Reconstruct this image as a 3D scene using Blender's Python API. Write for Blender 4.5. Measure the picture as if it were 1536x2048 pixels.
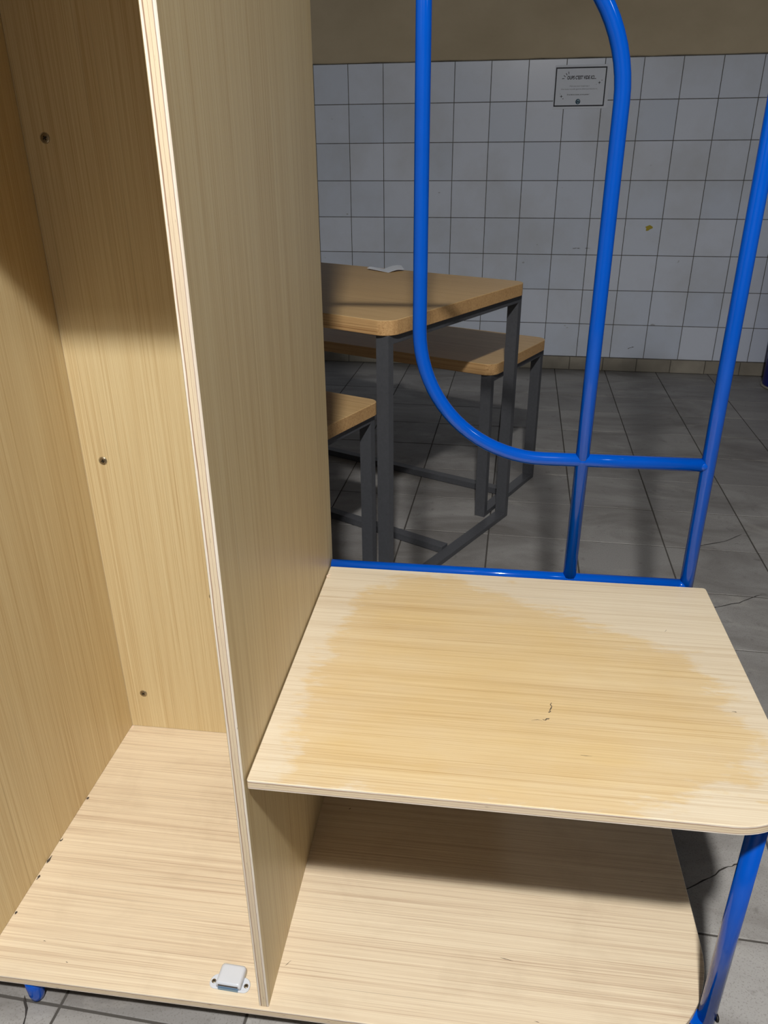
import bpy, bmesh, math, random
from mathutils import Matrix, Vector
from math import radians, sin, cos, pi
random.seed(7)
for o in list(bpy.data.objects): bpy.data.objects.remove(o, do_unlink=True)
S = bpy.context.scene
C = S.collection
# ------------------------------------------------------------------ camera
cam_d = bpy.data.cameras.new('camera'); cam = bpy.data.objects.new('camera', cam_d); C.objects.link(cam)
cam_d.sensor_fit = 'VERTICAL'; cam_d.sensor_height = 36.0; cam_d.lens = 36.0*1540.13/2048; cam_d.clip_start = .02
YAW, PITCH, ROLL, UROT = radians(-7.6366), radians(25.2455), radians(-.4375), radians(2.1395)
fw = Vector((sin(YAW)*cos(PITCH), cos(YAW)*cos(PITCH), -sin(PITCH)))
rt = Vector((cos(YAW), -sin(YAW), 0)); up = rt.cross(fw)
r2 = rt*cos(ROLL)+up*sin(ROLL); u2 = -rt*sin(ROLL)+up*cos(ROLL)
RZ = Matrix.Rotation(UROT, 4, 'Z')
M = Matrix((r2, u2, -fw)).transposed().to_4x4(); M.translation = (.2785, -.7105, 1.2545)
cam.matrix_world = RZ @ M
S.camera = cam
# ------------------------------------------------------------------ world, lamps, exposure
W = bpy.data.worlds.new('world'); S.world = W; W.use_nodes = True
W.node_tree.nodes['Background'].inputs[0].default_value = (.8, .85, 1, 1)
W.node_tree.nodes['Background'].inputs[1].default_value = .02
def lamp(name, loc, power, size, col):
    l = bpy.data.lights.new(name, 'AREA'); l.shape = 'DISK'; l.energy = power; l.size = size; l.color = col
    o = bpy.data.objects.new(name, l); C.objects.link(o); o.location = loc      # faces straight down from the ceiling
    return o
lamp('ceiling_downlight', (.385, -1.42, 3.03), 120, .14, (1, .965, .905))
g = bpy.data.lights.new('ceiling_globe', 'POINT'); g.energy = 62; g.shadow_soft_size = .07; g.color = (1, .965, .91)
go = bpy.data.objects.new('ceiling_globe', g); C.objects.link(go); go.location = (.385, -1.42, 2.96)
lamp('ceiling_downlight_far', (2.7, -1.1, 3.03), 7, .3, (.80, .90, 1))
S.view_settings.view_transform = 'Standard'; S.view_settings.look = 'None'
S.view_settings.exposure = 0.0; S.view_settings.gamma = 1.0; S.view_settings.use_curve_mapping = False

# ------------------------------------------------------------------ helpers
def s2l(c):
    return tuple(((v/255)/12.92 if v/255 <= .04045 else ((v/255+.055)/1.055)**2.4) for v in c)+(1,)
def newmat(name, rough=.5, spec=.5):
    m = bpy.data.materials.new(name); m.use_nodes = True
    b = m.node_tree.nodes['Principled BSDF']; b.inputs['Roughness'].default_value = rough
    b.inputs['Specular IOR Level'].default_value = spec
    return m, m.node_tree, b
def N(t, typ, **kw):
    n = t.nodes.new(typ)
    for k, v in kw.items():
        if k.startswith('i_'): n.inputs[k[2:].replace('_', ' ')].default_value = v
        elif k.startswith('n'): n.inputs[int(k[1:])].default_value = v
        else: setattr(n, k, v)
    return n
def MA(t, op, a, b=None, c=None):
    n = t.nodes.new('ShaderNodeMath'); n.operation = op
    for i, v in enumerate((a, b, c)):
        if v is None: continue
        if isinstance(v, (int, float)): n.inputs[i].default_value = v
        else: t.links.new(v, n.inputs[i])
    return n.outputs[0]
def MIX(t, fac, a, b, blend='MIX'):
    n = t.nodes.new('ShaderNodeMix'); n.data_type = 'RGBA'; n.blend_type = blend
    for i, v in ((0, fac), (6, a), (7, b)):
        if isinstance(v, (int, float)): n.inputs[i].default_value = v
        elif isinstance(v, tuple): n.inputs[i].default_value = v
        else: t.links.new(v, n.inputs[i])
    return n.outputs[2]
def RAMP(t, src, stops, interp='LINEAR'):
    n = t.nodes.new('ShaderNodeValToRGB'); n.color_ramp.interpolation = interp
    e = n.color_ramp.elements
    while len(e) < len(stops): e.new(.5)
    for k, (p, c) in enumerate(stops):
        e[k].position = p; e[k].color = c if len(c) == 4 else (*c, 1)
    t.links.new(src, n.inputs[0]); return n.outputs[0]
def G(v): return (v, v, v, 1)
def COORD(t, scale=(1, 1, 1), offset=None, src='Object'):
    tc = t.nodes.new('ShaderNodeTexCoord')
    mp = t.nodes.new('ShaderNodeMapping'); mp.inputs['Scale'].default_value = scale
    if offset is not None:
        va = t.nodes.new('ShaderNodeVectorMath'); va.operation = 'ADD'
        t.links.new(tc.outputs[src], va.inputs[0]); t.links.new(offset, va.inputs[1]); t.links.new(va.outputs[0], mp.inputs[0])
    else: t.links.new(tc.outputs[src], mp.inputs[0])
    return mp.outputs[0]
def NOISE(t, vec, scale=1, detail=4, rough=.5, dist=0):
    n = t.nodes.new('ShaderNodeTexNoise'); n.inputs['Scale'].default_value = scale; n.inputs['Detail'].default_value = detail
    n.inputs['Roughness'].default_value = rough; n.inputs['Distortion'].default_value = dist
    t.links.new(vec, n.inputs['Vector']); return n.outputs[0]
def BUMP(t, b, h, strength=.2, dist=.001):
    n = t.nodes.new('ShaderNodeBump'); n.inputs['Strength'].default_value = strength; n.inputs['Distance'].default_value = dist
    t.links.new(h, n.inputs['Height']); t.links.new(n.outputs[0], b.inputs['Normal'])
def simple(name, col, rough=.5, metal=0, spec=.5):
    m, t, b = newmat(name, rough, spec); b.inputs['Base Color'].default_value = s2l(col); b.inputs['Metallic'].default_value = metal
    return m

def mesh_obj(name, verts, faces, mats, parent=None, fm=None, smooth=None):
    me = bpy.data.meshes.new(name); me.from_pydata(verts, [], faces)
    for m in (mats if isinstance(mats, (list, tuple)) else [mats]): me.materials.append(m)
    if fm:
        for p, i in zip(me.polygons, fm): p.material_index = i
    if smooth is not None:
        for p in me.polygons: p.use_smooth = smooth(p) if callable(smooth) else smooth
    me.validate(); me.update()
    o = bpy.data.objects.new(name, me); C.objects.link(o)
    if parent: o.parent = parent
    return o
def empty(name, loc=(0, 0, 0), rz=0, parent=None):
    o = bpy.data.objects.new(name, None); C.objects.link(o); o.location = loc; o.rotation_euler = (0, 0, rz)
    o.empty_display_size = .05
    if parent: o.parent = parent
    return o
def tag(o, label, cat=None, group=None, kind=None):
    o['label'] = label
    if cat: o['category'] = cat
    if group: o['group'] = group
    if kind: o['kind'] = kind
    return o
def outline(x0, x1, y0, y1, radii, seg=10):
    """rounded rectangle, radii for corners (x0y0, x1y0, x1y1, x0y1), counter-clockwise"""
    out = []
    cs = [(x0, y0, 1, 1, pi), (x1, y0, -1, 1, 1.5*pi), (x1, y1, -1, -1, 0), (x0, y1, 1, -1, .5*pi)]
    for (x, y, sx, sy, a0), r in zip(cs, radii):
        if r < 1e-6: out.append((x, y)); continue
        n = max(3, int(seg*min(1, r/.05)+4))
        for k in range(n+1):
            a = a0+.5*pi*k/n
            out.append((x+sx*r+r*cos(a), y+sy*r+r*sin(a)))
    return out
def inset(pts, d):
    n = len(pts); res = []
    for i in range(n):
        p0, p1, p2 = Vector(pts[i-1]), Vector(pts[i]), Vector(pts[(i+1) % n])
        a = (p1-p0).normalized(); b = (p2-p1).normalized()
        na, nb = Vector((-a.y, a.x)), Vector((-b.y, b.x))
        m = (na+nb); m = m/max(.3, m.dot(m))*2 if m.length > 1e-6 else na
        res.append((p1.x+m.x*d, p1.y+m.y*d))
    return res
def slab(name, pts, z0, z1, bev, mats, parent=None, edge_slot=0):
    """extruded outline with a small bevel top and bottom; side faces take edge_slot"""
    n = len(pts); ip = inset(pts, bev)
    V = [(x, y, z0) for x, y in ip]+[(x, y, z0+bev) for x, y in pts]+[(x, y, z1-bev) for x, y in pts]+[(x, y, z1) for x, y in ip]
    F = [list(range(n))[::-1]]; fm = [0]
    for l in range(3):
        for i in range(n):
            j = (i+1) % n
            F.append([l*n+i, l*n+j, (l+1)*n+j, (l+1)*n+i]); fm.append(edge_slot if l == 1 else (edge_slot if l == 0 else 0))
    F.append([3*n+i for i in range(n)]); fm.append(0)
    return mesh_obj(name, V, F, mats, parent, fm)
def place(o, loc, ex, ey):
    ex, ey = Vector(ex), Vector(ey); m = Matrix((ex, ey, ex.cross(ey))).transposed().to_4x4(); m.translation = loc
    o.matrix_local = m; return o
def box(name, x0, x1, y0, y1, z0, z1, bev, mat, parent=None):
    o = slab(name, outline(x0, x1, y0, y1, (0,)*4), z0, z1, bev, mat, parent); return o
def sweep(name, path, r, mat, parent=None, seg=24, caps=True):
    V = []; F = []; n = len(path); P = [Vector(p) for p in path]
    t0 = (P[1]-P[0]).normalized(); ref = Vector((0, 1, 0)) if abs(t0.y) < .9 else Vector((1, 0, 0))
    u = t0.cross(ref).normalized()
    for i in range(n):
        t = ((P[min(i+1, n-1)]-P[i]).normalized()+(P[i]-P[max(i-1, 0)]).normalized()).normalized()
        u = (u-t*u.dot(t)).normalized(); v = t.cross(u)
        rr = r[i] if isinstance(r, (list, tuple)) else r
        for k in range(seg):
            a = 2*pi*k/seg; V.append(P[i]+(u*cos(a)+v*sin(a))*rr)
    for i in range(n-1):
        for k in range(seg):
            j = (k+1) % seg; F.append([i*seg+k, i*seg+j, (i+1)*seg+j, (i+1)*seg+k])
    if caps:
        F.append(list(range(seg))[::-1]); F.append([(n-1)*seg+k for k in range(seg)])
    return mesh_obj(name, [tuple(v) for v in V], F, mat, parent, smooth=lambda p: len(p.vertices) == 4)
def lathe(name, prof, mat, parent=None, seg=28, axis='Z'):
    V = []; F = []; n = len(prof)
    for r, z in prof:
        for k in range(seg):
            a = 2*pi*k/seg; V.append((r*cos(a), r*sin(a), z))
    for i in range(n-1):
        for k in range(seg):
            j = (k+1) % seg; F.append([i*seg+k, i*seg+j, (i+1)*seg+j, (i+1)*seg+k])
    F.append(list(range(seg))[::-1]); F.append([(n-1)*seg+k for k in range(seg)])
    return mesh_obj(name, V, F, mat, parent, smooth=lambda p: len(p.vertices) == 4)
def ribbon(name, pts, w, z, mat, parent):
    """thin mark lying on a horizontal surface"""
    V = []; F = []
    for i, p in enumerate(pts):
        a = Vector(pts[max(i-1, 0)]); b = Vector(pts[min(i+1, len(pts)-1)]); d = (b-a).normalized(); nn = Vector((-d.y, d.x))
        ww = w*(.35+.9*random.random())*.5*(0.3 if i in (0, len(pts)-1) else 1)
        V += [(p[0]+nn.x*ww, p[1]+nn.y*ww, z), (p[0]-nn.x*ww, p[1]-nn.y*ww, z)]
    for i in range(len(pts)-1): F.append([2*i, 2*i+1, 2*i+3, 2*i+2])
    return mesh_obj(name, V, F, mat, parent)
def wiggle(pts, n, amp):
    out = []
    for i in range(len(pts)-1):
        a, b = Vector(pts[i]), Vector(pts[i+1])
        for k in range(n):
            q = a.lerp(b, k/n)
            if k or i: q += Vector((random.uniform(-amp, amp), random.uniform(-amp, amp)))
            out.append((q.x, q.y))
    out.append(tuple(pts[-1])); return out

# ------------------------------------------------------------------ materials
def wood_base(t, light, mid, dark, contrast=1.0, wide=1.0):
    """straight-grained veneer, grain along local X. returns colour and a height socket"""
    oi = t.nodes.new('ShaderNodeObjectInfo')
    vm = t.nodes.new('ShaderNodeVectorMath'); vm.operation = 'SCALE'; t.links.new(oi.outputs['Location'], vm.inputs[0]); vm.inputs['Scale'].default_value = 3.7
    off = vm.outputs[0]
    fine = NOISE(t, COORD(t, (2.8, 620, 620), off), 1, 3, .6)
    mid_n = NOISE(t, COORD(t, (1.3, 150, 150), off), 1, 3, .55, .15)
    broad = NOISE(t, COORD(t, (.8, 24*wide, 24*wide), off), 1, 2, .5)
    pores = NOISE(t, COORD(t, (22, 900, 900), off), 1, 2, .5)
    v = MA(t, 'ADD', MA(t, 'MULTIPLY', fine, .56), MA(t, 'ADD', MA(t, 'MULTIPLY', mid_n, .32), MA(t, 'MULTIPLY', broad, .12)))
    k = .125/contrast
    col = RAMP(t, v, [(.5-k, s2l(dark)), (.5-.02, s2l(mid)), (.5+k*.8, s2l(light))])
    p = RAMP(t, pores, [(.27, G(0)), (.36, G(1))])
    col = MIX(t, MA(t, 'MULTIPLY', MA(t, 'SUBTRACT', 1, p), .35), col, s2l(dark))
    streak = NOISE(t, COORD(t, (1.8, 330, 330), off), 1, 1, .5)
    sk = RAMP(t, streak, [(.25, G(1)), (.31, G(0))])
    col = MIX(t, MA(t, 'MULTIPLY', sk, .38*contrast), col, s2l([c*.80 for c in dark]))
    return col, v, off
def veneer(name, light, mid, dark, contrast=1.0, rough=.42, smudge=0, wear=None):
    m, t, b = newmat(name, rough, .35)
    col, v, off = wood_base(t, light, mid, dark, contrast)
    if smudge:
        sm = NOISE(t, COORD(t, (7, 9, 9), off), 1, 6, .62, .6)
        f = RAMP(t, sm, [(.50, G(0)), (.72, G(1))])
        col = MIX(t, MA(t, 'MULTIPLY', f, smudge), col, s2l((150, 128, 104)))
    if wear:
        planes, wl = wear
        tc = t.nodes.new('ShaderNodeTexCoord'); sx = t.nodes.new('ShaderNodeSeparateXYZ'); t.links.new(tc.outputs['Object'], sx.inputs[0])
        d = None
        for nx, ny, c in planes:
            e = MA(t, 'ADD', MA(t, 'MULTIPLY', sx.outputs[0], nx), MA(t, 'MULTIPLY_ADD', sx.outputs[1], ny, -c))
            d = e if d is None else MA(t, 'MAXIMUM', d, e)
        nz = NOISE(t, COORD(t, (11, 20, 20)), 1, 6, .66)
        nz2 = NOISE(t, COORD(t, (26, 120, 120)), 1, 3, .6)
        d = MA(t, 'ADD', d, MA(t, 'ADD', MA(t, 'MULTIPLY_ADD', nz, .15, -.097), MA(t, 'MULTIPLY_ADD', nz2, .085, -.0485)))
        f = RAMP(t, d, [(0, G(1)), (.028, G(0))])
        d2 = MA(t, 'ADD', d, .07)
        f2 = RAMP(t, d2, [(0, G(1)), (.09, G(.75))])
        spots = NOISE(t, COORD(t, (16, 34, 34)), 1, 3, .5)
        sp = RAMP(t, spots, [(.69, G(0)), (.735, G(.5))])
        pat = RAMP(t, NOISE(t, COORD(t, (5, 14, 14)), 1, 4, .6), [(.35, G(.78)), (.62, G(1))])
        f = MA(t, 'MAXIMUM', MA(t, 'MULTIPLY', MA(t, 'MULTIPLY', f, f2), pat), sp)
        worn = MIX(t, 1.0, col, wl, 'MULTIPLY')
        col = MIX(t, f, col, worn)
    t.links.new(col, b.inputs['Base Color'])
    BUMP(t, b, v, .25, .0006)
    return m
def ply_edge(name, T, dirt=.0):
    m, t, b = newmat(name, .6, .25)
    tc = t.nodes.new('ShaderNodeTexCoord'); sx = t.nodes.new('ShaderNodeSeparateXYZ'); t.links.new(tc.outputs['Object'], sx.inputs[0])
    wob = NOISE(t, COORD(t, (14, 14, 90)), 1, 3, .6)
    z = MA(t, 'ADD', MA(t, 'MULTIPLY_ADD', sx.outputs[2], 1/T, .5), MA(t, 'MULTIPLY_ADD', wob, .12, -.06))
    L1, L2, D1, D2, P = s2l((228, 219, 206)), s2l((218, 201, 172)), s2l((120, 92, 74)), s2l((172, 142, 118)), s2l((214, 190, 166))
    col = RAMP(t, z, [(0, L1), (.17, L1), (.195, D1), (.235, P), (.26, L2), (.46, L2), (.48, D2), (.505, L2), (.70, L2), (.73, D2), (.765, D1), (.80, P), (.83, L1), (1, L1)])
    st = NOISE(t, COORD(t, (40, 40, 900)), 1, 4, .6)
    col = MIX(t, RAMP(t, st, [(.50, G(0)), (.80, G(.35))]), col, s2l((170, 144, 122)))
    dk = NOISE(t, COORD(t, (60, 60, 500)), 1, 2, .5)
    col = MIX(t, RAMP(t, dk, [(.70, G(0)), (.76, G(.7))]), col, s2l((92, 66, 50)))
    lw = NOISE(t, COORD(t, (5, 5, 60)), 1, 2, .5)
    col = MIX(t, MA(t, 'MULTIPLY', RAMP(t, lw, [(.45, G(0)), (.70, G(1))]), .4+dirt), col, s2l((204, 186, 168)))
    t.links.new(col, b.inputs['Base Color']); BUMP(t, b, st, .4, .0008)
    return m
TK = .0153
LIGHT, MIDW, DARK = (228, 214, 189), (217, 200, 174), (192, 170, 144)
m_vert = veneer('veneer_vertical', (216, 199, 158), (206, 185, 142), (185, 158, 114), .75)
m_shelf = veneer('veneer_shelf', LIGHT, MIDW, (190, 167, 143), .88, .42, .16)
m_edge = ply_edge('plywood_edge', TK)
# worn, yellowed sitting area of the seat: convex outline as half planes in seat coordinates
WEAR = [(.085, .05), (.14, -.03), (.37, -.02), (.46, .036), (.68, .04), (.80, .07), (.80, .19), (.71, .25), (.615, .30), (.565, .40), (.54, .50), (.42, .515), (.21, .53), (.125, .46), (.085, .30)]
planes = []
cx_, cy_ = sum(p[0] for p in WEAR)/len(WEAR), sum(p[1] for p in WEAR)/len(WEAR)
for i in range(len(WEAR)):
    (ax, ay), (bx_, by_) = WEAR[i], WEAR[(i+1) % len(WEAR)]
    ex, ey = bx_-ax, by_-ay; l = math.hypot(ex, ey); nx, ny = ey/l, -ex/l
    planes.append((nx, ny, nx*ax+ny*ay))
m_seat = veneer('veneer_seat', (219, 207, 184), (211, 196, 171), (192, 172, 143), .95, .40, .05, (planes, (.94, .81, .56, 1)))

m_blue, t, b = newmat('blue_powder_coat', .11, .5)
nz = NOISE(t, COORD(t, (30, 30, 30)), 1, 3)
t.links.new(MIX(t, nz, s2l((0, 74, 176)), s2l((0, 79, 186))), b.inputs['Base Color'])
m_navy = simple('navy_paint', (10, 24, 140), .35)
m_steel, t, b = newmat('brushed_zinc', .32, .5); b.inputs['Metallic'].default_value = .85
t.links.new(RAMP(t, NOISE(t, COORD(t, (900, 900, 900)), 1, 3), [(.3, s2l((120, 110, 92))), (.7, s2l((175, 163, 140)))]), b.inputs['Base Color'])
m_black = simple('black_recess', (16, 13, 10), .6)
m_plastic = simple('white_plastic', (205, 211, 221), .28)
m_plate = simple('catch_steel', (120, 150, 178), .35, .6)
m_mark = simple('dark_mark', (70, 62, 54), .8)
m_chip = simple('bare_wood_chip', (226, 204, 182), .7)
m_anth, t, b = newmat('anthracite_steel', .42, .5)
t.links.new(RAMP(t, NOISE(t, COORD(t, (120, 120, 120)), 1, 4), [(.3, s2l((74, 76, 81))), (.7, s2l((80, 82, 88)))]), b.inputs['Base Color'])
m_oak = veneer('table_oak', (214, 182, 134), (200, 166, 117), (176, 138, 92), .7, .40)
m_oak_edge = veneer('table_oak_edge', (210, 172, 122), (194, 154, 105), (156, 116, 74), .9, .45)
m_paper = simple('paper', (224, 231, 244), .7)
m_ink = simple('navy_ink', (10, 14, 34), .6)
m_ink2 = simple('grey_ink', (84, 86, 100), .6)
m_teal = simple('teal_print', (20, 66, 92), .6)
m_teal2 = simple('pale_print', (170, 205, 222), .6)

m_tile, t, b = newmat('white_glazed_tile', .22, .5)
oi = t.nodes.new('ShaderNodeObjectInfo')
cl = MIX(t, oi.outputs['Random'], s2l((212, 222, 240)), s2l((222, 230, 246)))
dn = NOISE(t, COORD(t, (5, 5, 5), None, 'Generated'), 1, 4, .6)
geo = t.nodes.new('ShaderNodeNewGeometry')
cld = t.nodes.new('ShaderNodeMapping'); cld.inputs['Scale'].default_value = (2.2, 2.2, 2.2); t.links.new(geo.outputs['Position'], cld.inputs[0])
cn = NOISE(t, cld.outputs[0], 1, 5, .6)
cl = MIX(t, RAMP(t, cn, [(.45, G(0)), (.75, G(.35))]), cl, s2l((176, 174, 166)))
sp = t.nodes.new('ShaderNodeMapping'); sp.inputs['Scale'].default_value = (14, 14, 30); t.links.new(geo.outputs['Position'], sp.inputs[0])
cl = MIX(t, RAMP(t, NOISE(t, sp.outputs[0], 1, 2), [(.76, G(0)), (.79, G(.5))]), cl, s2l((120, 116, 110)))
t.links.new(cl, b.inputs['Base Color'])
m_grout, t, b = newmat('grey_grout', .9, .2)
t.links.new(RAMP(t, NOISE(t, COORD(t, (30, 30, 30)), 1, 4), [(.3, s2l((84, 82, 78))), (.7, s2l((112, 110, 106)))]), b.inputs['Base Color'])
m_plinth, t, b = newmat('plinth_tile', .45, .4)
oi = t.nodes.new('ShaderNodeObjectInfo')
geo = t.nodes.new('ShaderNodeNewGeometry'); mp = t.nodes.new('ShaderNodeMapping'); mp.inputs['Scale'].default_value = (9, 9, 9); t.links.new(geo.outputs['Position'], mp.inputs[0])
cl = MIX(t, oi.outputs['Random'], s2l((150, 144, 132)), s2l((166, 160, 148)))
t.links.new(MIX(t, RAMP(t, NOISE(t, mp.outputs[0], 1, 5), [(.4, G(0)), (.8, G(.6))]), cl, s2l((110, 106, 98))), b.inputs['Base Color'])
m_plaster, t, b = newmat('beige_plaster', .8, .25)
nz = NOISE(t, COORD(t, (2, 2, 3)), 1, 6, .6)
t.links.new(RAMP(t, nz, [(.3, s2l((178, 164, 138))), (.7, s2l((198, 184, 158)))]), b.inputs['Base Color'])
BUMP(t, b, NOISE(t, COORD(t, (60, 60, 60)), 1, 4), .2, .002)
m_wall = simple('painted_wall', (112, 112, 114), .8)
m_ceil = simple('ceiling_paint', (120, 120, 122), .85)
def floor_mat(name, joints):
    m, t, b = newmat(name, .48, .4)
    geo = t.nodes.new('ShaderNodeNewGeometry')
    def nz(sc, d, r=.55, di=0):
        mp = t.nodes.new('ShaderNodeMapping'); mp.inputs['Scale'].default_value = sc; t.links.new(geo.outputs['Position'], mp.inputs[0])
        return NOISE(t, mp.outputs[0], 1, d, r, di)
    oi = t.nodes.new('ShaderNodeObjectInfo')
    base = MIX(t, oi.outputs['Random'], s2l((144, 143, 143)), s2l((164, 163, 162)))
    col = MIX(t, RAMP(t, nz((2.2, 4.5, 2), 6, .62, .8), [(.40, G(0)), (.66, G(.72))]), base, s2l((106, 102, 99)))
    col = MIX(t, RAMP(t, nz((3.2, 5.5, 2), 5, .6, .5), [(.60, G(0)), (.78, G(.55))]), col, s2l((196, 193, 187)))
    col = MIX(t, RAMP(t, nz((330, 330, 330), 2), [(.56, G(0)), (.68, G(.45))]), col, s2l((96, 90, 84)))
    col = MIX(t, RAMP(t, nz((22, 22, 22), 4, .6), [(.62, G(0)), (.72, G(.4))]), col, s2l((84, 80, 76)))
    if joints:
        sx = t.nodes.new('ShaderNodeSeparateXYZ'); t.links.new(geo.outputs['Position'], sx.inputs[0])
        fx = MA(t, 'FRACT', MA(t, 'DIVIDE', MA(t, 'SUBTRACT', sx.outputs[0], FX0-30*FPX), FPX))
        fy = MA(t, 'FRACT', MA(t, 'DIVIDE', MA(t, 'SUBTRACT', sx.outputs[1], FY0-30*FPY), FPY))
        j = MA(t, 'MAXIMUM', MA(t, 'LESS_THAN', fx, .016), MA(t, 'LESS_THAN', fy, .016))
        col = MIX(t, j, col, s2l((70, 68, 66)))
    t.links.new(col, b.inputs['Base Color'])
    BUMP(t, b, nz((60, 60, 60), 4), .15, .002)
    return m
FX0, FPX, FY0, FPY = .5592, .3043, -.0105, .3008
m_floor = floor_mat('stone_floor_tile', False)
m_floor_far = floor_mat('stone_floor_far', True)
m_fgrout = simple('floor_joint', (74, 71, 68), .9)
m_crack = simple('crack_line', (52, 48, 46), .9)

# ------------------------------------------------------------------ room shell
WY = 4.1616; X0, X1, Y0, Y1, HC = -3.6, 3.8, -3.4, WY+.012, 3.1
def struct(o, label): o['kind'] = 'structure'; o['label'] = label; return o
# floor: joint bed, loose tiles where the picture reaches, a plain tiled remainder outside
floor = struct(empty('floor'), 'grey square stone tiled floor with dark joints')
ix0, ix1, iy0, iy1 = -7, 7, -3, 14          # tile index range
bx0, bx1, by0, by1 = FX0+ix0*FPX, FX0+ix1*FPX, FY0+iy0*FPY, FY0+iy1*FPY
box('joint_bed', bx0, bx1, by0, Y1, -.03, -.0022, .0005, m_fgrout, floor)
rest = []
for nm, a in (('outer_paving', (X0, bx0, Y0, Y1)), ('outer_paving', (bx1, X1, Y0, Y1)), ('outer_paving', (bx0, bx1, Y0, by0))):
    box(nm, *a, -.03, 0, .0004, m_floor_far, floor)
def tile_mesh(name, w, h, th, bev, mat):
    pts = outline(-w/2, w/2, -h/2, h/2, (0,)*4); o = slab(name, pts, -th, 0, bev, mat); me = o.data
    bpy.data.objects.remove(o); return me
GJ = .0045
ft = tile_mesh('tile', FPX-GJ, FPY-GJ, .009, .0012, m_floor)
for i in range(ix0, ix1):
    for j in range(iy0, iy1):
        y1 = FY0+(j+1)*FPY
        if y1 > WY+.02: continue
        o = bpy.data.objects.new('tile', ft); C.objects.link(o); o.parent = floor
        o.location = (FX0+(i+.5)*FPX, FY0+(j+.5)*FPY, random.uniform(-.0006, .0003))
        o.rotation_euler = (random.uniform(-.002, .002), random.uniform(-.002, .002), random.uniform(-.003, .003))
# cut row against the back wall
yc = FY0+13*FPY
if WY-yc > .02:
    fc = tile_mesh('cut_tile', FPX-GJ, WY-yc-GJ, .009, .0012, m_floor)
    for i in range(ix0, ix1):
        o = bpy.data.objects.new('tile', fc); C.objects.link(o); o.parent = floor; o.location = (FX0+(i+.5)*FPX, (yc+WY)/2, 0)
for pts, w in (([(.655, .365), (.689, .380), (.735, .413), (.768, .439), (.789, .4506), (.83, .462)], .0026),
               ([(.93, 1.40), (.956, 1.414), (1.026, 1.448), (1.075, 1.487), (1.10, 1.503)], .003),
               ([(.98, 1.815), (1.002, 1.827), (1.076, 1.865), (1.147, 1.931)], .003),
               ([(-.42, -.005), (-.40, -.035), (-.392, -.07)], .0035)):
    ribbon('crack', wiggle(pts, 3, w*.6), w, .0009, m_crack, floor)

# back wall: plaster above, white tiles, plinth tiles
wall = struct(empty('wall_back'), 'back wall with white square tiles below beige plaster')
box('mortar_bed', X0, X1, WY+.002, WY+.012, 0, 1.69, .0003, m_grout, wall)
box('masonry', X0, X1, WY+.012, WY+.15, 0, HC, .0003, m_wall, wall)
TS, TX0, ZP = .2004, 1.2844, .0821
# plaster slab with a rounded, slightly wavy lower lip proud of the tiles
V = []; F = []; nx = 90; prof = [(.012, 0), (-.001, 0), (-.0045, .002), (-.006, .006), (-.006, .02), (-.004, .06), (-.004, HC-1.688)]
for i in range(nx+1):
    x = X0+(X1-X0)*i/nx; dz = random.uniform(-.0015, .0015); dy = random.uniform(-.001, .001)
    for k, (y, z) in enumerate(prof):
        V.append((x, WY+y+(dy if 0 < k < 5 else 0), 1.688+z+(dz if k < 5 else 0)))
n = len(prof)
for i in range(nx):
    for k in range(n-1): F.append([i*n+k, (i+1)*n+k, (i+1)*n+k+1, i*n+k+1])
mesh_obj('plaster_band', V, F, m_plaster, wall, smooth=True)
wt = tile_mesh('tile', TS-.0035, TS-.0035, .008, .0012, m_tile)
for i in range(-14, 7):
    for j in range(8):
        o = bpy.data.objects.new('tile', wt); C.objects.link(o); o.parent = wall
        o.matrix_local = Matrix.Translation((TX0+(i+.5)*TS, WY+random.uniform(0, .0006), ZP+(j+.5)*TS)) @ Matrix.Rotation(pi/2, 4, 'X') @ Matrix.Rotation(random.uniform(-.002, .002), 4, 'X') @ Matrix.Rotation(random.uniform(-.002, .002), 4, 'Y')
pt = tile_mesh('plinth_tile', TS-.003, ZP-.004, .012, .002, m_plinth)
for i in range(-14, 7):
    o = bpy.data.objects.new('plinth_tile', pt); C.objects.link(o); o.parent = wall
    o.matrix_local = Matrix.Translation((TX0-.037+(i+.5)*TS, WY-.005, .001+(ZP-.004)/2)) @ Matrix.Rotation(pi/2, 4, 'X')
# yellow blob and scuff on the tiles
m_yel = simple('yellow_stain', (178, 160, 40), .6)
pts = [(.018*cos(a)*(1+.35*sin(3*a+1)), .014*sin(a)*(1+.3*sin(2*a))) for a in [2*pi*k/18 for k in range(18)]]
o = slab('stain', pts, 0, .0012, .0005, m_yel, wall); o.matrix_local = Matrix.Translation((1.0144, WY-.0007, .835)) @ Matrix.Rotation(pi/2, 4, 'X')
def wall_mark(x0, z0, x1, z1, w):
    r = ribbon('scuff', wiggle([(x0, z0), ((x0+x1)/2, (z0+z1)/2+.002), (x1, z1)], 4, .0012), w, .0, m_mark, wall)
    r.matrix_local = Matrix.Translation((0, WY-.0008, 0)) @ Matrix.Rotation(pi/2, 4, 'X')
wall_mark(.601, .718, .645, .720, .003); wall_mark(.672, .720, .70, .720, .002)
wall_mark(.985, .14, 1.02, .152, .003)
for nm, a, lb in (('wall_left', (X0-.1, X0, Y0, Y1, 0, HC), 'plain left wall'), ('wall_right', (X1, X1+.1, Y0, Y1, 0, HC), 'plain right wall'),
                  ('wall_front', (X0, X1, Y0-.1, Y0, 0, HC), 'plain wall behind the viewer'), ('ceiling', (X0, X1, Y0, Y1, HC, HC+.1), 'plain ceiling')):
    o = box(nm, *a, .0005, m_ceil if nm == 'ceiling' else m_wall); struct(o, lb)

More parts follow.
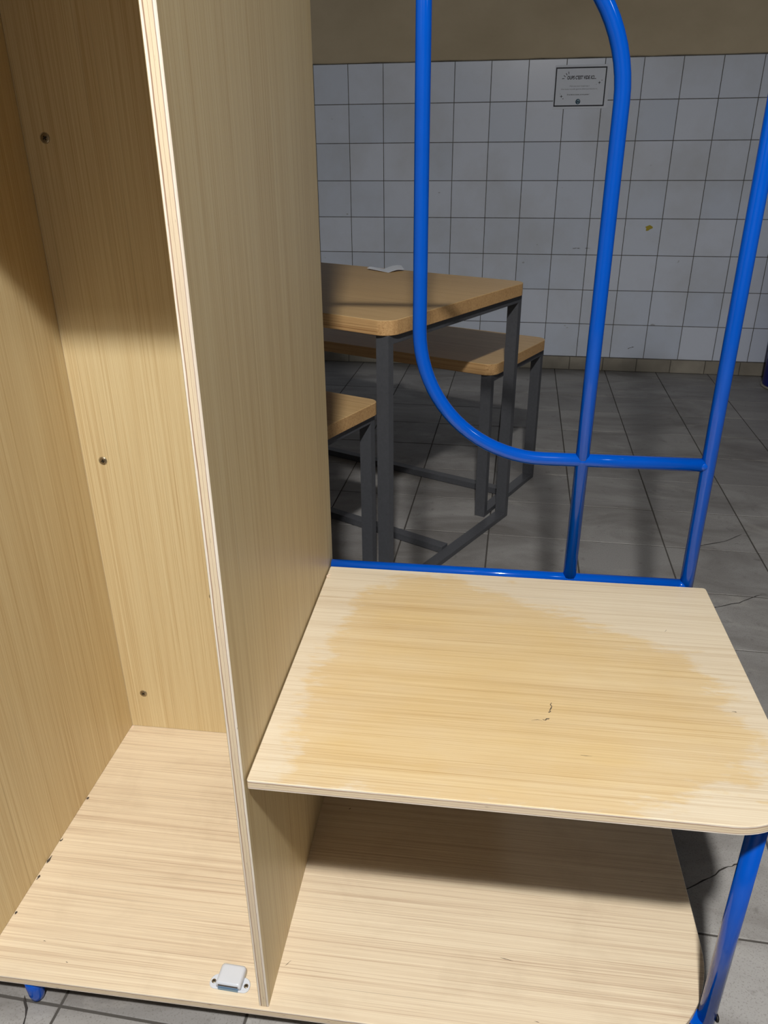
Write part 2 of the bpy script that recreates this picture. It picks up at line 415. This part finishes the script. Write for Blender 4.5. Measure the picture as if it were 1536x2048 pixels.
# ------------------------------------------------------------------ wardrobe with bench (unit frame, turned 2.1 degrees in the room)
U = tag(empty('wardrobe_bench', (0, 0, 0), UROT), 'pale plywood open wardrobe with side bench on bright blue tube frame', 'wardrobe')
T = TK; ZB, ZS, D, DB, WS, WL, DL, WBASE = .07, .5256, .5986, .5663, .6982, .4621, .5827, .677
XL = -T-WL; HT = 1.96
def panel(name, pts, mats, loc, ex, ey, bev=.0009, T=TK):
    o = slab(name, pts, -T/2, T/2, bev, mats, U, 1); return place(o, loc, ex, ey)
# base shelf: local X along unit X
base = panel('base_shelf', outline(XL-T, WBASE, -.0042, DL+T, (.004, .19, .02, .004), 16), [m_shelf, m_edge], (0, 0, ZB-T/2), (1, 0, 0), (0, 1, 0))
seat = panel('bench_seat', outline(.0022, WS, .0042, DB, (.003, .098, .006, .003), 16), [m_seat, m_edge], (0, 0, ZS-T/2), (1, 0, 0), (0, 1, 0), .0011)
# divider: local X up, local Y back, local Z towards -X
div = panel('divider_panel', outline(ZB+.0002, HT, 0, D, (.002,)*4), [m_vert, m_edge], (-T/2, 0, 0), (0, 0, 1), (0, 1, 0))
side = panel('side_panel', outline(ZB+.0002, HT, 0, D, (.002,)*4), [m_vert, m_edge], (XL-T/2, 0, 0), (0, 0, 1), (0, 1, 0))
back = panel('back_panel', outline(ZB+.0004, HT, XL+.0003, -T-.0003, (.001,)*4), [m_vert, m_edge], (0, DL+T/2, 0), (0, 0, 1), (1, 0, 0))
panel('hat_shelf', outline(XL+.0003, -T-.0003, .012, DL-.0003, (.001,)*4), [m_shelf, m_edge], (0, 0, 1.535+T/2), (1, 0, 0), (0, 1, 0))
panel('top_panel', outline(XL-T, 0, 0, D, (.002,)*4), [m_shelf, m_edge], (0, 0, HT+.0002+T/2), (1, 0, 0), (0, 1, 0))
# screws in the back panel
def cross_recess(nm, size, dep, mat, parent):
    w, l = size*.16, size*.5
    pts = [(-w, -l), (w, -l), (w, -w), (l, -w), (l, w), (w, w), (w, l), (-w, l), (-w, w), (-l, w), (-l, -w), (-w, -w)]
    return slab(nm, pts, 0, dep, .0001, mat, parent)
def screw(x, z, a, r=.0079, parent=U, y=DL):
    e = lathe('screw', [(r*1.08, -.004), (r*1.08, .0001), (r*.99, .0001), (r*.97, -.0006), (r*.93, .0002), (r*.7, .0008), (r*.3, .0011)], m_steel, parent)
    e.matrix_local = Matrix.Translation((x, y, z)) @ Matrix.Rotation(pi/2, 4, 'X') @ Matrix.Rotation(a, 4, 'Z')
    cross_recess('cross_slot', r*.95, .00125, m_black, e)
    return e
for x, z, a in ((-.4398, 1.2741, .5), (-.4368, .7179, .15), (-.4369, .1642, .75), (-.2490, .4286, .3)): screw(x, z, a)
# tube frame
YP, R1 = .5808, .0122
XA, XB, XC, ZR, RL = .1679, .4558, .6676, .7593, .222
sweep('frame_post', [(XC, YP, .004), (XC, YP, HT)], R1, m_blue, U)
arc = lambda cx, cz, a0, a1, n=20: [(cx+RL*cos(a0+(a1-a0)*k/n), YP, cz+RL*sin(a0+(a1-a0)*k/n)) for k in range(n+1)]
sweep('curved_tube', [(XC-.004, YP, ZR)]+[(XA+RL+.02, YP, ZR)]+arc(XA+RL, ZR+RL, 1.5*pi, pi)+[(XA, YP, 1.3), (XA, YP, HT-.03)], R1*.965, m_blue, U)
zc = 1.313
sweep('curved_tube', [(XB, YP, ZS-.012), (XB, YP, 1.0)]+arc(XB-RL, zc, 0, .5*pi)+[(.003, YP, zc+RL)], R1*.985, m_blue, U)
sweep('rear_rail', [(.002, YP, ZS-.0045), (XC-.003, YP, ZS-.0045)], R1*.9, m_blue, U)
sweep('top_rail', [(.002, YP, HT-.03), (XC-.003, YP, HT-.03)], R1*.95, m_blue, U)
sweep('lower_rail', [(.002, YP+.03, ZB-T-.014), (XC-.003, YP+.016, ZB-T-.014)], R1*.9, m_blue, U)
for x, z in ((XB, ZR), (XC-R1*.7, ZR), (XB, ZS-.002), (XC-R1*.7, ZS-.004)):
    bm = bmesh.new(); bmesh.ops.create_uvsphere(bm, u_segments=18, v_segments=10, radius=R1*1.06)
    me = bpy.data.meshes.new('weld'); bm.to_mesh(me); bm.free(); me.materials.append(m_blue)
    for p in me.polygons: p.use_smooth = True
    o = bpy.data.objects.new('weld', me); C.objects.link(o); o.parent = U; o.location = (x, YP, z); o.scale = (1, .98, .8)
XF, YF = .6622, .0793
leg = sweep('frame_leg', [(XF, YF, .002), (XF, YF, ZS-T-.0005)], .0128, m_blue, U)
# leg bracket and bolt
br = slab('bracket', outline(-.030, .0, -.014, .014, (.006, 0, 0, .006), 4), -.003, 0, .0004, m_blue, U)
br.matrix_local = Matrix.Translation((XF-.006, YF-.008, ZB-T-.0006)) @ Matrix.Rotation(radians(-35), 4, 'Z')
bo = lathe('bolt', [(.0052, 0), (.0062, .0012), (.006, .0034), (.0035, .0046), (.0012, .0048)], m_black, U, 18)
bo.matrix_local = Matrix.Translation((XF+.0124, YF-.002, ZB-.012)) @ Matrix.Rotation(pi/2, 4, 'Y')
# round feet under the wardrobe
for x, y in ((-.3965, .012), (-.3965, .52), (-.03, .53)):
    f = lathe('foot', [(.0075, .0003), (.0105, .0035), (.0125, .014), (.0135, .03), (.0140, ZB-T-.0004)], m_blue, U, 24); f.location = (x, y, 0)
# magnetic door catch screwed to the base shelf
mc = empty('magnetic_catch', (-.0700, .0165, ZB), radians(-2), U); mc['label'] = 'white plastic magnetic door catch'
fl = outline(-.0325, .0325, 0, .024, (.009, .009, .013, .013), 8)
slab('flange', fl, 0, .0032, .0009, m_plastic, mc)
hs = [(-.0205, .001), (.0205, .001), (.0205, .030), (.0175, .036), (-.0175, .036), (-.0205, .030)]
def loft(nm, rings, mat, parent):
    V = []; F = []; n = len(rings[0][0])
    for pts, z in rings: V += [(x, y, z) for x, y in pts]
    for l in range(len(rings)-1):
        for i in range(n): F.append([l*n+i, l*n+(i+1) % n, (l+1)*n+(i+1) % n, (l+1)*n+i])
    F.append(list(range(n))[::-1]); F.append([(len(rings)-1)*n+i for i in range(n)])
    o = mesh_obj(nm, V, F, mat, parent, smooth=lambda p: len(p.vertices) == 4); return o
rr = lambda i, r: outline(-.0205+i, .0205-i, .002+i*.4, .0365-i, (r*.5, r*.5, r, r), 6)
loft('housing', [(rr(0, .005), .0025), (rr(.0002, .005), .0095), (rr(.0010, .005), .0125), (rr(.0028, .005), .0143), (rr(.0055, .005), .0150)], m_plastic, mc)
box('magnet_slot', -.0160, .0160, .0012, .004, .0082, .0104, .0003, m_mark, mc)
box('steel_plate', -.0160, .0165, -.0003, .0035, .0008, .0058, .0003, m_plate, mc)
for sx in (-1, 1):
    sc = lathe('screw', [(.0036, .0025), (.0036, .0034), (.0028, .0040), (.001, .0042)], m_steel, mc, 18); sc.location = (sx*.0263, .0105, 0)
    q = cross_recess('cross_slot', .0040, .0005, m_black, mc); q.location = (sx*.0263, .0105, .0040); q.rotation_euler.z = .6
# wear marks on the seat and shelves
for pts, w in (([(.399, .206), (.397, .200), (.399, .196), (.395, .190), (.396, .186), (.393, .183)], .0022), ([(.394, .171), (.390, .169), (.388, .166), (.384, .168)], .0018),
               ([(.384, .164), (.377, .1665), (.368, .163)], .0008), ([(.43, .102), (.445, .1018)], .0010), ([(.597, .412), (.601, .419)], .0010), ([(.652, .217), (.656, .2175), (.6585, .2165)], .0013)):
    r = ribbon('scratch', wiggle(pts, 2, w*.3), w, ZS+.00012, m_mark, seat); r.matrix_local = Matrix.Translation((0, 0, -(ZS-T/2)))
for pts, w in (([(.008, .068), (.016, .078)], .0009), ([(.35, .125), (.372, .122)], .0009), ([(.40, .03), (.408, .0295)], .0009), ([(.60, .30), (.604, .301)], .001), ([(.055, .40), (.058, .404)], .002), ([(-.40, .06), (-.396, .0598)], .0016), ([(-.345, .03), (-.341, .0298)], .0016)):
    r = ribbon('scratch', wiggle(pts, 3, w*.3), w, ZB+.00012, m_mark, base); r.matrix_local = Matrix.Translation((0, 0, -(ZB-T/2)))
for yy, l, mt in ((.10, .006, m_mark), (.17, .010, m_mark), (.205, .018, m_mark), (.255, .008, m_mark), (.36, .007, m_mark), (.545, .012, m_chip), (.572, .010, m_chip)):
    r = ribbon('dirt_fleck', wiggle([(XL+.0022, yy), (XL+.003, yy+l)], 3, .0012), .0045, ZB+.0002, mt, base); r.matrix_local = Matrix.Translation((0, 0, -(ZB-T/2)))
ch = sweep('splinter', [(.0035+.0045*(1-cos(a)), .5262+.0045*sin(a), ZS+.0012) for a in [-1.6+k*.4 for k in range(10)]], [.0007+.0006*sin(pi*k/9) for k in range(10)], m_chip, seat, 8); ch.matrix_local = Matrix.Translation((0, 0, -(ZS-T/2)))

# ------------------------------------------------------------------ table and benches with sled legs
def sled_piece(name, loc, rz, L, Wd, H, TH, label, cat, rad=.045, sec=(.040, .022), inx=.012, iny=.012, xr=0, group=None, yneg=False):
    """local origin: the near right corner of the top, x to -L, y to +Wd"""
    r = tag(empty(name, loc, rz), label, cat, group)
    top = slab('tabletop' if cat == 'table' else 'seat', outline(-L, 0, 0, Wd, (rad,)*4, 12), H-TH, H, .0015, [m_oak, m_oak_edge], r, 1)
    w, d = sec; zt = H-TH
    for x1 in (-inx, -L+inx+w):
        for y0 in (iny, Wd-iny-d):
            box('leg', x1-w, x1, y0, y0+d, .0, zt-.0002, .0012, m_anth, r)
        box('foot_bar', x1-w, x1, iny+d+.0002, Wd-iny-d-.0002, .0, d*.8, .0012, m_anth, r)
        box('top_bar', x1-w, x1, iny+d+.0002, Wd-iny-d-.0002, zt-.025, zt-.0003, .0012, m_anth, r)
    box('stretcher', -L+inx+w+.0003, -inx-w-.0003, Wd/2-.018, Wd/2+.018, .0015, .0265, .0012, m_anth, r)
    return r
sled_piece('table', (-.0152, 1.2601, 0), radians(-26.25), 1.35, .7884, .8542, .0396, 'oak top table with dark grey steel legs in front of tiled wall', 'table')
sled_piece('bench', (.2388, 1.9163, 0), radians(-23.2), 1.17, .4908, .5829, .0396, 'oak bench behind the table, on the side by the tiled wall', 'bench', group='benches at the table')
na = radians(-21.72); nb = .42
sled_piece('bench', (-.0773+nb*sin(na), 1.4645-nb*cos(na), 0), na, 1.10, nb, .5829, .0396, 'oak bench on the near side of the table, mostly hidden by the wardrobe', 'bench', .03, group='benches at the table')
# folded leaflet lying on the table
V = []; F = []; nn = 9
z0 = .8546
P0 = [(-.245, 2.170), (-.157, 2.112), (-.108, 2.160)]; P1 = [(-.238, 2.188), (-.186, 2.195), (-.130, 2.245)]
prof = []
for k in range(nn):
    u = k/(nn-1)
    if u < .5: q = u*2; a = Vector(P0[0]).lerp(Vector(P0[1]), q); c = Vector(P1[0]).lerp(Vector(P1[1]), q); h = .008*(1-q)+.002
    else: q = u*2-1; a = Vector(P0[1]).lerp(Vector(P0[2]), q); c = Vector(P1[1]).lerp(Vector(P1[2]), q); h = .002+.009*sin(pi*q*.75)
    V += [(a.x, a.y, z0+h*.75), (c.x, c.y, z0+h), (a.x, a.y, z0+h*.75-.0012), (c.x, c.y, z0+h-.0012)]
for k in range(nn-1):
    i, j = 4*k, 4*k+4
    F += [[i, j, j+1, i+1], [i+2, i+3, j+3, j+2], [i, i+2, j+2, j], [i+1, j+1, j+3, i+3]]
F += [[0, 1, 3, 2], [4*nn-4, 4*nn-2, 4*nn-1, 4*nn-3]]
lf = mesh_obj('leaflet', V, F, m_paper, None, smooth=False)
tag(lf, 'small white folded leaflet lying on the oak table', 'leaflet')

# ------------------------------------------------------------------ notice taped to the wall
SG = tag(empty('wall_notice', (.4235, WY-.0012, 1.4455), 0), 'white paper notice with black frame taped on the white tiles', 'notice')
PW, PH = .290, .2095
sheet = slab('sheet', outline(0, PW, 0, PH, (0,)*4), 0, .0006, .0001, m_paper, SG); sheet.matrix_local = Matrix.Rotation(pi/2, 4, 'X')
# sheet local plane: x right, y up (rotated upright); prints sit just in front
def on_sheet(o, x, z, lift=.0008):
    o.parent = SG; o.matrix_local = Matrix.Translation((x, -lift, z)) @ Matrix.Rotation(pi/2, 4, 'X'); return o
bl, brr, bb, bt, bw = .004, .272, .0115, .199, .0062
for a in ((bl, brr, bb, bb+bw), (bl, brr, bt-bw, bt), (bl, bl+bw, bb+bw, bt-bw), (brr-bw, brr, bb+bw, bt-bw)):
    o = box('frame_line', a[0], a[1], a[2], a[3], 0, .0002, .00005, m_ink, SG); on_sheet(o, 0, 0, .0007)
def text(body, cx, z, width, height, mat, name, bold=0, shear=0):
    cu = bpy.data.curves.new(name, 'FONT'); cu.body = body; cu.align_x = 'CENTER'; cu.size = 1; cu.shear = shear; cu.offset = bold
    cu.resolution_u = 3
    o = bpy.data.objects.new(name, cu); C.objects.link(o)
    dg = bpy.context.evaluated_depsgraph_get(); me = bpy.data.meshes.new_from_object(o.evaluated_get(dg)); bpy.data.objects.remove(o)
    xs = [v.co.x for v in me.vertices]; ys = [v.co.y for v in me.vertices]
    sx = width/(max(xs)-min(xs)); sy = height/.73
    for v in me.vertices: v.co.x = (v.co.x-(max(xs)+min(xs))/2)*sx; v.co.y *= sy
    me.materials.clear(); me.materials.append(mat); me.name = name
    q = bpy.data.objects.new(name, me); C.objects.link(q); on_sheet(q, cx, z, .0008); return q
text("OUPS C'EST VIDE ICI...", .1425, .1415, .152, .0168, m_ink, 'heading_text', .035, .12)
text("Mais pas pour longtemps !", .1350, .1065, .103, .0062, m_ink2, 'body_text')
text("Une toute nouvelle gamme débarque bientôt ici...", .1370, .0925, .196, .0060, m_ink2, 'body_text')
text("On te tient au courant, on te le promet !", .1310, .0660, .118, .0066, m_ink, 'body_text', .02)
def flat(nm, pts, x, z, mat, lift=.0007):
    o = slab(nm, pts, 0, .0002, .00002, mat, SG); return on_sheet(o, x, z, lift)
def star(r): return [((r if k % 2 == 0 else r*.28)*cos(k*pi/4), (r if k % 2 == 0 else r*.28)*sin(k*pi/4)) for k in range(8)]
def disc(r, n=18): return [(r*cos(2*pi*k/n), r*sin(2*pi*k/n)) for k in range(n)]
for x, z, r in ((.238, .1235, .0088), (.0425, .0610, .0088)): flat('sparkle', star(r), x, z, m_ink)
for x, z, r in ((.250, .1345, .0022), (.2225, .115, .0014), (.0525, .0495, .0026), (.036, .073, .0014)): flat('sparkle_dot', disc(r, 10), x, z, m_ink2)
for x, z, a in ((.046, .1455, .05), (.0525, .157, -.62), (.0620, .1655, -.95), (.0730, .1715, -1.35)):
    c, s_ = cos(a), sin(a); hw, hl = .0017, .0062
    flat('burst_stroke', [(px*c-py*s_, px*s_+py*c) for px, py in ((-hl, -hw), (hl, -hw*.7), (hl, hw*.7), (-hl, hw))], x, z, m_ink)
flat('emblem', disc(.0130, 28), .1330, .0345, m_teal)
flat('emblem_mark', disc(.0062, 20), .1345, .0370, m_teal2, .00092)
flat('emblem_mark', [(-.0045, .004), (-.0005, -.0100), (.0022, -.0085), (.0050, .003)], .1335, .0345, m_teal2, .00092)
flat('emblem_mark', disc(.0030, 14), .1350, .0372, m_teal, .00114)

# ------------------------------------------------------------------ blue bin at the right edge
BN = tag(empty('waste_bin', (1.878, 3.93, 0)), 'dark blue round bin at the right edge before the tiled wall', 'bin')
lathe('body', [(.148, .012), (.150, .016), (.158, .70), (.162, .705), (.162, .715), (.15, .715), (.145, .40)], m_navy, BN, 40)
lathe('base_ring', [(.154, .0005), (.158, .003), (.158, .010), (.150, .0118)], m_plinth, BN, 40)
